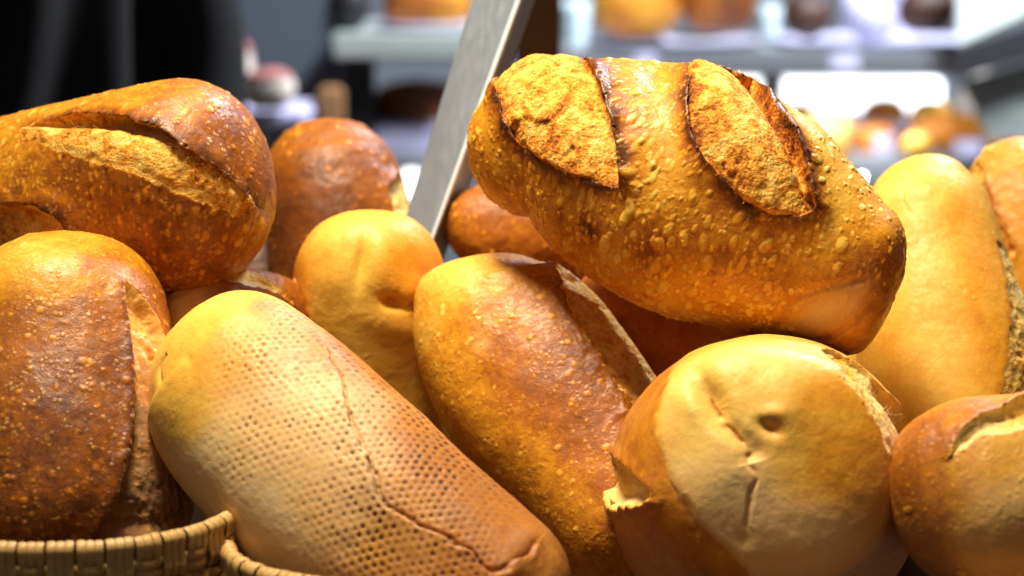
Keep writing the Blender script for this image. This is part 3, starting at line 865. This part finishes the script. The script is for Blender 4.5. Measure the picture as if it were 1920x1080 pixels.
L.blisters(1500, (0.0007, 0.0019), [(150, 340, 1), (350, 420, 1.2), (430, 230, .5), (300, 170, .3), (60, 310, 1), (300, 520, .8), (480, 380, .3)], 1.6, h=0.26)
LA = L; L.micro = 1.0; L.build('dark golden loaf at top left with one long open score', fine=0.0002)

strands(L, [(60, 250), (130, 244), (210, 238), (290, 250), (350, 285), (410, 325), (455, 370)], 90, 0.0045, 0.00016, 8)
# B left: dark brown standing loaf
L = Loaf([(100, 446, 1.16, 190), (108, 560, 1.15, 205), (112, 700, 1.135, 222), (120, 860, 1.12, 240), (130, 1000, 1.11, 236), (135, 1120, 1.10, 225)], 400, 400, cap=(0.95, 0.8), p=(2.1, 2.3), seed=12)
L.bake = L.idw([(60, 480, .26), (130, 450, .32), (110, 520, .34), (200, 500, .50), (60, 600, .58), (160, 600, .60), (230, 700, .66), (100, 720, .66), (100, 850, .67), (60, 950, .68), (180, 950, .66), (300, 600, .58), (330, 900, .70)])
L.slash([(230, 536), (262, 556), (296, 605), (322, 690), (345, 790), (362, 900), (345, 990), (260, 1016), (184, 1012), (212, 935), (240, 840), (250, 740), (246, 640)], depth=0.0075, lip=0.0022, lipw=0.005, ear=(-1, 0.0), burn=0.22, toast=0.52, lo=0.35, flat=0.4, rough=0.0003, rag=0.0008)
ww = L.part == 1
tz = sstep(600, 780, L.py); L.cmat = CRUST; L.bake = np.where(ww, 0.30 * (1 - tz) + tz * 0.64 + 0.12 * fbm(L.B, 120, 3, 4), L.bake); L.pale = np.where(ww, 0.25, L.pale)
L.disp += np.where(ww, 0.0007 * fbm(L.B * np.array([1.0, 1.0, 0.35]), 260, 3, 6), 0)
L.blisters(900, (0.0007, 0.0020), [(100, 460, .2), (100, 560, .7), (200, 650, 1), (220, 750, 1.2), (100, 700, 1.2), (100, 900, 1), (60, 1000, .8)], 1.0, h=0.20)
LB = L; L.micro = 0.9; L.build('dark brown loaf standing in the left basket', fine=0.0002)

# C dimpled pale loaf across the centre
L = Loaf([(332, 612, 1.115, 160), (410, 684, 1.11, 172), (468, 758, 1.10, 192), (558, 848, 1.085, 206), (690, 975, 1.065, 212), (850, 1110, 1.05, 205), (1010, 1250, 1.04, 195)], 520, 560, cap=(1.0, 0.9), p=(2.3, 2.2), seed=13, lump=0.0014)
L.bake = L.idw([(380, 600, .18), (440, 570, .17), (330, 680, .22), (350, 780, .24), (300, 730, .24), (490, 580, .46), (560, 620, .48), (420, 660, .36), (620, 660, .52), (700, 720, .48), (550, 750, .42), (480, 850, .34), (620, 900, .42), (760, 790, .52), (820, 860, .54), (780, 1000, .46), (900, 950, .55), (980, 1000, .58), (400, 900, .2), (500, 1000, .26), (650, 1040, .36), (1000, 1010, .50), (1030, 1060, .52)])
L.pale = np.clip(L.idw([(380, 600, 0), (340, 700, 0), (350, 780, .05), (450, 650, .15), (540, 640, .35), (560, 780, .7), (470, 800, .7), (400, 860, .9), (360, 900, .9), (480, 960, 1.), (520, 1020, .9), (620, 950, .6), (700, 760, .4), (760, 800, .15), (820, 880, .12), (640, 840, .7), (620, 650, .1), (760, 1020, .2), (960, 980, .1), (900, 1060, .1), (680, 690, .1)]), 0, 1)
i0 = L.pick(610, 830); n0 = L.N[i0]
e1 = RIGHT * 0.985 + UP * 0.17; e1 = e1 - n0 * (e1 @ n0); e1 /= np.linalg.norm(e1); e2 = np.cross(n0, e1)
q = L.B - L.B[i0]; gu = (q @ e1) / 0.00370 + 0.22 * noise(L.B, 60, 3); gv = (q @ e2) / 0.00320 + 0.22 * noise(L.B, 60, 4)
rw = np.floor(gv); cu = gu + 0.5 * (rw % 2); fu = cu - np.floor(cu) - 0.5; fv = gv - rw - 0.5
hs = _hash(np.floor(cu), rw, rw * 0, 5)
dot = np.exp(-(((fu + 0.12 * hs) / 0.23) ** 2 + ((fv + 0.1 * _hash(rw, np.floor(cu), rw * 0, 8)) / 0.28) ** 2) ** 1.3) * (0.75 + 0.45 * hs) * (0.85 + 0.45 * noise(L.B, 70, 9))
dm = np.clip(L.idw([(380, 600, -.3), (340, 720, -.4), (340, 800, -.3), (470, 600, .3), (470, 680, .9), (540, 620, .9), (560, 720, 1), (620, 800, 1.2), (680, 900, 1.2), (600, 900, .9), (480, 780, 1.0), (420, 780, .5), (430, 860, .6), (400, 920, -.1), (480, 960, .0), (560, 1040, .2), (640, 980, .9), (700, 1040, 1.1), (760, 800, 1.2), (800, 900, 1.2), (650, 680, .9), (900, 980, .5), (850, 1040, 1), (960, 1010, .1), (1020, 1050, -.2), (700, 690, .1)]), 0, 1.2) * (L.N @ n0 > 0.05)
L.disp -= 0.0006 * dot * dm; L.bake += 0.34 * dot * dm; L.pale *= 1 - 0.85 * np.clip(dot * dm, 0, 1)
L.crease([(588, 622), (628, 690), (650, 762), (684, 850), (712, 925), (765, 972), (832, 1002), (885, 1035), (930, 1074), (978, 1046), (1002, 1022)], 5, 0.0022, step=0.0032, stepw=45, dark=0.25, wob=7)
L.crease([(300, 720), (298, 690), (312, 662)], 6, 0.0012)
L.bump(352, 672, 12, -0.0008); L.bump(990, 1010, 30, 0.002); L.bump(960, 1062, 30, 0.0015)
LC = L; L.micro = 0.12; L.build('pale loaf with rows of brown dimples lying across the centre', fine=0.00014)

# D small loaf with a navel
L = Loaf([(684, 398, 1.25, 150), (690, 480, 1.25, 142), (700, 580, 1.255, 142), (712, 700, 1.262, 136), (730, 850, 1.27, 130), (742, 960, 1.275, 120)], 320, 340, cap=(0.9, 0.8), p=(2.15, 2.2), seed=14, lump=0.0016)
L.bake = L.idw([(690, 420, .19), (620, 460, .22), (600, 560, .21), (680, 600, .22), (780, 470, .42), (800, 500, .46), (760, 440, .3), (700, 690, .24), (620, 640, .24), (760, 700, .28), (560, 560, .48)])
L.bump(676, 492, 12, -0.0030, 46, 0.15); L.bump(712, 500, 26, 0.0016, 60, 0.1); L.bump(640, 520, 40, 0.001)
L.bump(736, 566, 17, -0.0050, 12, 0.3); L.bump(735, 612, 60, 0.0018, 28, 0.35); L.bump(775, 545, 30, 0.0024)
wrinkles(L, 735, 572, 0.00016, 0.022, 4, 60, 3)
L.crease([(712, 556), (736, 570), (765, 576), (790, 560)], 9, 0.0018)
L.slash([(560, 545), (552, 570), (556, 600), (575, 640), (580, 610), (572, 570)], depth=0.005, lip=0.002, lipw=0.004, ear=(-1, 0), burn=0.1, toast=0.12)
L.blisters(120, (0.0006, 0.0012), None, 1.0, h=0.2, col=0.5)
LD = L; L.micro = 0.15; L.build('small pale yellow loaf with a navel dent beside the dimpled loaf', fine=0.00014)

# E centre loaf
L = Loaf([(905, 480, 1.225, 146), (916, 545, 1.222, 152), (965, 650, 1.215, 182), (1060, 795, 1.195, 190), (1165, 930, 1.175, 182), (1290, 1090, 1.15, 170)], 420, 440, cap=(0.9, 0.9), p=(2.6, 2.2), seed=15)
L.bake = L.idw([(840, 520, .20), (800, 580, .28), (930, 500, .34), (990, 500, .44), (900, 600, .44), (960, 660, .55), (1040, 720, .62), (1080, 800, .60), (830, 680, .36), (900, 780, .42), (980, 860, .42), (1060, 950, .44), (1120, 700, .62), (1150, 900, .52), (1030, 560, .54)])
L.slash([(1038, 492), (1090, 465), (1185, 515), (1260, 580), (1300, 660), (1280, 750), (1195, 775), (1165, 735), (1135, 690), (1100, 640), (1062, 570)], depth=0.007, lip=0.0016, lipw=0.004, ear=(-1, 0.5), burn=0.10, toast=0.32, lo=0.2, rough=0.0012, rag=0.0018)
L.blisters(520, (0.0006, 0.0017), [(850, 520, .3), (820, 660, .8), (900, 620, .5), (1060, 660, 1.4), (1080, 780, 1.6), (960, 760, .8), (980, 900, .3), (1130, 800, 1)], 1.25, h=0.16, col=1.2)
g = L.bump(905, 640, 20, -0.0004, 14); L.pale += 0.35 * g
LE = L; L.micro = 0.6; L.build('golden brown blistered loaf leaning under the large scored loaf', fine=0.0002)

# F the large scored loaf on top
L = Loaf([(884, 305, 1.20, 120), (945, 288, 1.195, 126), (1025, 270, 1.19, 156), (1150, 302, 1.18, 206), (1290, 355, 1.17, 234), (1400, 408, 1.162, 218), (1502, 468, 1.155, 184), (1590, 514, 1.15, 150), (1678, 544, 1.148, 130)], 560, 600, cap=(0.85, 0.55), p=(2.0, 2.6), seed=16, lump=0.0022, sec=2.25)
L.bake = L.idw([(900, 300, .40), (1000, 400, .42), (1080, 400, .40), (1100, 430, .50), (1200, 360, .34), (1210, 200, .40), (1240, 280, .36), (1150, 480, .30), (1250, 560, .28), (1300, 600, .26), (1330, 430, .44), (1420, 500, .46), (1450, 540, .44), (1560, 400, .27), (1540, 300, .26), (1620, 440, .36), (1640, 480, .50), (1480, 440, .38), (1600, 580, .42), (1540, 640, .48), (1380, 580, .38), (1200, 460, .46), (1180, 130, .42)])
for (x, y, r, h) in ((1100, 425, 20, .22), (1050, 405, 9, .2), (1215, 470, 16, .15), (1330, 500, 20, .12), (1210, 555, 12, .16), (1645, 480, 34, .12), (1360, 470, 14, .12), (1195, 345, 14, .1)):
    i = L.pick(x, y); L.bake += h * np.exp(-((L.B - L.B[i]) ** 2).sum(1) / (r * 1.2 / FPX) ** 2)
L.slash([(1078, 75), (985, 115), (930, 155), (932, 200), (950, 245), (985, 287), (1040, 322), (1100, 348), (1150, 360), (1176, 350), (1178, 300), (1168, 240), (1150, 180), (1122, 125), (1102, 78)], depth=0.0060, lip=0.0040, lipw=0.0055, ear=(1, -0.15), burn=0.85, rag=0.0007, toast=0.46, over=0.004, lo=0.8, win=0.004, flat=0.15, dip=(0.7, 0.95), bulge=0.006, bw=0.75, rough=0.0005)
L.slash([(1286, 128), (1330, 128), (1388, 124), (1415, 160), (1455, 200), (1495, 255), (1518, 310), (1528, 370), (1532, 400), (1500, 412), (1440, 410), (1390, 385), (1340, 332), (1302, 285), (1286, 240), (1282, 185)], depth=0.0085, lip=0.0046, lipw=0.006, ear=(1, -0.45), burn=0.85, rag=0.0007, toast=0.46, over=0.003, lo=0.7, win=0.004, flat=0.1, dip=(0.66, 0.86), bulge=0.006, bw=0.75, rough=0.0005)
for pts in ([(938, 185), (948, 242), (985, 287), (1040, 323), (1100, 348), (1150, 359)], [(1108, 98), (1140, 158), (1162, 220), (1174, 290), (1179, 345)],
            [(1284, 132), (1282, 190), (1287, 245), (1304, 288), (1345, 337), (1392, 387), (1440, 410)], [(1392, 124), (1440, 180), (1490, 250), (1520, 320), (1531, 395)]):
    L.crease(pts, 8, -0.0012, dark=0.42, wob=5)
L.crease([(952, 236), (985, 222), (1020, 224), (1045, 232)], 7, -0.0014, dark=0.35, wob=8)
L.bump(1232, 150, 34, -0.0035, 90); L.bump(1255, 250, 30, -0.002, 80)
g = L.bump(1545, 588, 70, -0.0040, 36, -0.5); L.pale += 0.85 * g; L.bake -= 0.1 * g
L.crease([(1455, 620), (1500, 560), (1570, 535), (1630, 520)], 10, 0.0014)
L.crease([(1480, 640), (1540, 640), (1600, 610), (1650, 560)], 7, 0.0010, step=0.0010)
L.blisters(1000, (0.0010, 0.0027), [(920, 320, .8), (1000, 400, 1), (1100, 430, 1.1), (1210, 250, .9), (1240, 400, .7), (1300, 460, 1), (1420, 510, 1.3), (1450, 470, 1), (1300, 560, .9), (1180, 480, .9), (1560, 360, .5), (1600, 440, .5), (1560, 590, 0), (1230, 340, .8), (1200, 150, .6), (1350, 580, .7)], 1.7, h=0.22)
L.blisters(1500, (0.0006, 0.0015), [(920, 320, 1), (1100, 430, 1), (1400, 520, 1), (1560, 360, .5), (1560, 590, 0)], 1.3, h=0.4, seed=1)
LF = L; L.micro = 0.9; L.build('large golden loaf on top with two wide burnt-edged scores', fine=0.00016)

# G front right loaf seen end on
L = Loaf([(1446, 872, 1.02, 225), (1442, 880, 1.045, 250), (1436, 890, 1.08, 278), (1430, 905, 1.12, 290), (1428, 925, 1.16, 286), (1426, 955, 1.20, 260)], 420, 480, ref='up', wy=0.97, cap=(0.42, 0.8), p=(2.3, 2.2), seed=17, sec=2.1, lump=0.002)
L.bake = L.idw([(1350, 640, .18), (1300, 700, .21), (1300, 800, .23), (1280, 850, .26), (1340, 900, .26), (1480, 700, .28), (1560, 760, .40), (1540, 860, .42), (1500, 980, .38), (1600, 900, .46), (1640, 980, .46), (1450, 660, .22), (1200, 740, .54), (1190, 800, .56), (1250, 960, .52), (1300, 1030, .46), (1660, 760, .5), (1480, 860, .3), (1600, 700, .34)])
L.pale = np.clip(L.idw([(1350, 640, 0), (1300, 820, .2), (1360, 950, .8), (1300, 900, .5), (1540, 860, 0), (1500, 1030, .7), (1420, 700, .1), (1200, 800, 0), (1560, 760, 0)]), 0, 1)
L.crease([(1300, 680), (1330, 760), (1370, 805), (1404, 838), (1413, 870)], 20, 0.0030, wob=4)
L.crease([(1322, 735), (1340, 770), (1370, 805), (1404, 838), (1412, 885), (1409, 945), (1398, 1012)], 5, 0.0016, dark=0.55, wob=10)
L.bump(1350, 900, 60, 0.0022, 90, 0.3); L.bump(1395, 1010, 16, -0.0010)
L.burn += 0.15 * L.bump(1444, 802, 22, -0.0030, 13, 0.5); L.bump(1452, 776, 30, 0.0012, 16); L.burn += 0.10 * np.abs(L.bump(1335, 745, 24, -0.0042, 50, -0.5)); L.bump(1300, 760, 30, 0.0016)
wrinkles(L, 1335, 755, 0.00016, 0.018, 4, 60, 9); L.bump(1480, 760, 40, 0.0018, 70); L.bake -= 0.05 * (L.d < 1.10)
D, sg = L.crease([(1350, 618), (1285, 655), (1245, 730), (1231, 810), (1262, 900), (1318, 985), (1380, 1050), (1440, 1120)], 9, 0.0004, step=-0.0008, stepw=40, wob=5)
w = sstep(-0.0035, 0.0030, D * sg + 0.0015 * noise(L.B, 120, 3)) * np.exp(-(D / 0.05) ** 2); L.bake = L.bake * (1 - w) + w * (0.48 + 0.05 * noise(L.B, 60, 4)); L.pale *= 1 - w
w = np.exp(-((D * sg + 0.0006) / 0.0012) ** 2) * (L.d < 1.2); L.bake -= 0.06 * w
L.slash([(1535, 655), (1590, 678), (1650, 728), (1700, 775), (1735, 815), (1712, 850), (1700, 900), (1690, 980), (1676, 980), (1676, 900), (1655, 830), (1615, 755), (1572, 705)], depth=0.007, lip=0.0024, lipw=0.004, ear=(1, -0.8), burn=0.12, toast=0.10, lo=0.3, over=0.003, rough=0.0005)
L.slash([(1146, 850), (1172, 872), (1205, 905), (1225, 930), (1212, 945), (1180, 948), (1150, 952), (1140, 900)], depth=0.0075, lip=0.0028, lipw=0.004, ear=(0, 1), burn=0.10, toast=0.08, lo=0.5)
L.blisters(140, (0.0005, 0.0012), [(1200, 780, 1.5), (1250, 950, .8), (1500, 800, .2), (1300, 800, .1)], 1.2, h=0.22, col=0.8)
LG = L; L.micro = 0.15; L.build('pale loaf end with a creased navel at the front right', fine=0.00014)
def flake(L, pts, d, thick=0.0011, curl=0.003):
    bm = bmesh.new()
    P3 = [Vector(at(x, y, d - curl * math.sin(math.pi * k / len(pts)))) for k, (x, y) in enumerate(pts)]
    a = [bm.verts.new(v) for v in P3]; b = [bm.verts.new(v + Vector(FWD) * thick + Vector((0, 0, -thick * 0.4))) for v in P3]
    fs = [bm.faces.new(a), bm.faces.new(b[::-1])]
    for k in range(len(a)): bm.faces.new((a[k], a[(k + 1) % len(a)], b[(k + 1) % len(a)], b[k]))
    bmesh.ops.triangulate(bm, faces=fs)
    bmesh.ops.subdivide_edges(bm, edges=bm.edges[:], cuts=2, use_grid_fill=True)
    rng = random.Random(int(pts[0][0]))
    for v in bm.verts: v.co += Vector((rng.uniform(-1, 1), rng.uniform(-1, 1), rng.uniform(-1, 1))) * 0.00025
    o = bm_obj('crust_flake', bm, CRUST, L.obj, origin=P3[0])
    at_ = o.data.attributes.new('bake', 'FLOAT', 'POINT'); at_.data.foreach_set('value', [0.52] * len(o.data.vertices))
    return o
flake(L, [(1143, 934), (1147, 957), (1165, 966), (1190, 962), (1228, 938), (1212, 938), (1190, 952), (1166, 953), (1155, 944)], 1.108, thick=0.0006)
flake(LD, [(541, 545), (552, 520), (566, 540), (574, 590), (565, 640), (556, 610), (545, 590)], 1.24)
strands(L, [(1545, 668), (1600, 705), (1650, 760), (1690, 815)], 46, 0.007, 0.00022, 3)
strands(L, [(1150, 855), (1160, 900), (1155, 950), (1190, 948)], 12, 0.004, 0.00016, 4)

strands(LE, [(1050, 520), (1090, 570), (1130, 640), (1165, 700), (1190, 745)], 40, 0.004, 0.00016, 9)
# H upright pale loaf at right
L = Loaf([(1694, 310, 1.285, 118), (1718, 366, 1.28, 118), (1740, 460, 1.27, 134), (1762, 600, 1.255, 162), (1785, 760, 1.24, 172), (1800, 900, 1.23, 170), (1815, 1040, 1.22, 150)], 340, 340, cap=(0.95, 0.8), p=(2.1, 2.2), seed=18, lump=0.0016)
L.bake = L.idw([(1690, 330, .16), (1660, 380, .18), (1740, 360, .24), (1800, 420, .32), (1850, 500, .36), (1740, 500, .26), (1780, 650, .27), (1680, 600, .27), (1700, 740, .28), (1870, 640, .36)])
L.slash([(1868, 452), (1890, 475), (1915, 520), (1935, 620), (1940, 760), (1872, 770), (1888, 680), (1892, 590), (1884, 510)], depth=0.0010, lip=0.0004, lipw=0.004, ear=(-1, 0), burn=0.12, toast=0.34, lo=0.4, flat=1.0, rough=0.0005)
L.blisters(160, (0.0006, 0.0016), None, 1.3, h=0.16, col=0.6)
L.crease([(1700, 345), (1694, 375), (1708, 400)], 3, 0.0004, dark=0.1)
LH = L; L.micro = 0.2; L.build('upright pale golden loaf right of the large scored loaf', fine=0.00014)

# I far right loaf
L = Loaf([(1868, 272, 1.36, 78), (1895, 330, 1.36, 92), (1930, 420, 1.35, 108), (1975, 560, 1.34, 120), (2010, 720, 1.33, 115)], 220, 240, cap=(0.9, 0.8), p=(2.2, 2.2), seed=19)
L.bake = L.idw([(1890, 290, .28), (1850, 310, .32), (1900, 360, .34), (1840, 380, .46), (1900, 440, .38)])
L.slash([(1818, 335), (1836, 302), (1848, 340), (1868, 400), (1905, 470), (1885, 480), (1840, 420)], depth=0.003, lip=0.0015, lipw=0.004, ear=(1, 0), burn=0.2, toast=0.42)
L.blisters(220, (0.0007, 0.0018), None, 1.2, h=0.3)
L.build('partly hidden golden loaf at the far right edge')

# J bottom right loaf
L = Loaf([(1676, 965, 1.035, 190), (1760, 945, 1.035, 195), (1880, 935, 1.035, 202), (2050, 930, 1.035, 205), (2250, 940, 1.04, 195)], 340, 400, cap=(0.95, 0.9), p=(2.05, 2.2), seed=20, lump=0.002)
L.bake = L.idw([(1700, 900, .62), (1740, 820, .60), (1800, 765, .50), (1870, 740, .44), (1760, 900, .56), (1720, 1000, .58), (1860, 870, .30), (1900, 850, .30), (1880, 960, .34), (1820, 1000, .40), (1800, 880, .40)])
L.pale = np.clip(L.idw([(1700, 900, 0), (1760, 820, 0), (1870, 860, .1), (1890, 950, .45), (1850, 1010, .35), (1740, 1040, .15), (1760, 940, .05)]), 0, 1)
L.slash([(1778, 862), (1788, 818), (1825, 786), (1880, 762), (1940, 742), (1960, 790), (1900, 812), (1845, 822), (1808, 845)], depth=0.006, lip=0.003, lipw=0.005, ear=(-0.2, -1), burn=0.10, toast=0.10, lo=0.3, over=0.002)
L.blisters(60, (0.0008, 0.0022), None, 1.0, h=0.2)
LJ = L; L.micro = 0.7; L.build('round brown ended loaf at the bottom right corner', fine=0.00014)

# K dark loaf behind
L = Loaf([(596, 226, 1.40, 118), (612, 300, 1.40, 122), (630, 400, 1.39, 132), (642, 520, 1.385, 138), (655, 700, 1.38, 130)], 260, 280, cap=(1.0, 0.8), p=(2.3, 2.2), seed=21)
L.bake = L.idw([(560, 245, .52), (620, 250, .56), (600, 330, .68), (700, 320, .66), (650, 420, .74), (560, 420, .74), (740, 370, .55)])
L.slash([(728, 350), (745, 330), (760, 365), (764, 410), (740, 405), (730, 380)], depth=0.004, lip=0.002, lipw=0.004, ear=(-1, 0), burn=0.2, toast=0.25)
L.blisters(380, (0.0008, 0.0022), [(600, 260, .5), (690, 320, 1.5), (600, 400, .6)], 1.2, h=0.28)
L.build('dark brown loaf behind, left of the steel bar')

# L brown loaf behind the large one
L = Loaf([(836, 450, 1.34, 70), (890, 432, 1.34, 86), (990, 430, 1.345, 105), (1120, 440, 1.35, 110), (1230, 450, 1.36, 95)], 220, 220, cap=(1.0, 0.9), p=(2.2, 2.2), seed=22)
L.bake[:] = 0.56 + 0.06 * noise(L.B, 40, 2)
L.blisters(260, (0.0008, 0.0022), None, 1.2, h=0.28)
L.build('brown loaf peeking out right of the steel bar')

# M low loaf between
L = Loaf([(296, 606, 1.185, 60), (345, 600, 1.19, 66), (425, 590, 1.205, 88), (510, 606, 1.245, 90), (610, 650, 1.30, 70)], 240, 240, cap=(0.9, 0.9), p=(2.2, 2.2), seed=23)
L.bake = L.idw([(350, 570, .40), (330, 590, .36), (420, 545, .58), (480, 545, .58), (530, 580, .56)])
L.pale = np.clip(L.idw([(340, 590, .6), (360, 570, .3), (450, 540, 0), (530, 570, 0)]), 0, 1)
L.slash([(385, 524), (420, 508), (480, 512), (520, 535), (548, 570), (525, 558), (480, 538), (430, 532)], depth=0.003, lip=0.001, lipw=0.003, ear=(0, 1), burn=0.15, toast=0.28, lo=0.5)
L.build('low crusty loaf half hidden between the top left and dimpled loaves')

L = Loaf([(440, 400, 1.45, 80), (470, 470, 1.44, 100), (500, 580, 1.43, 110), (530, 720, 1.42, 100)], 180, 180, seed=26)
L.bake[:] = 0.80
L.build('nearly black loaf in the gap behind the top left loaf')
# N, O loaves deep in the heap
L = Loaf([(1080, 560, 1.27, 90), (1190, 600, 1.265, 105), (1310, 660, 1.262, 110), (1450, 730, 1.26, 90)], 180, 180, seed=24)
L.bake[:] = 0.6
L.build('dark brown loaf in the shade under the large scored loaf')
L = Loaf([(1560, 560, 1.33, 60), (1562, 660, 1.32, 66), (1570, 800, 1.31, 80), (1580, 960, 1.30, 80)], 180, 180, seed=25)
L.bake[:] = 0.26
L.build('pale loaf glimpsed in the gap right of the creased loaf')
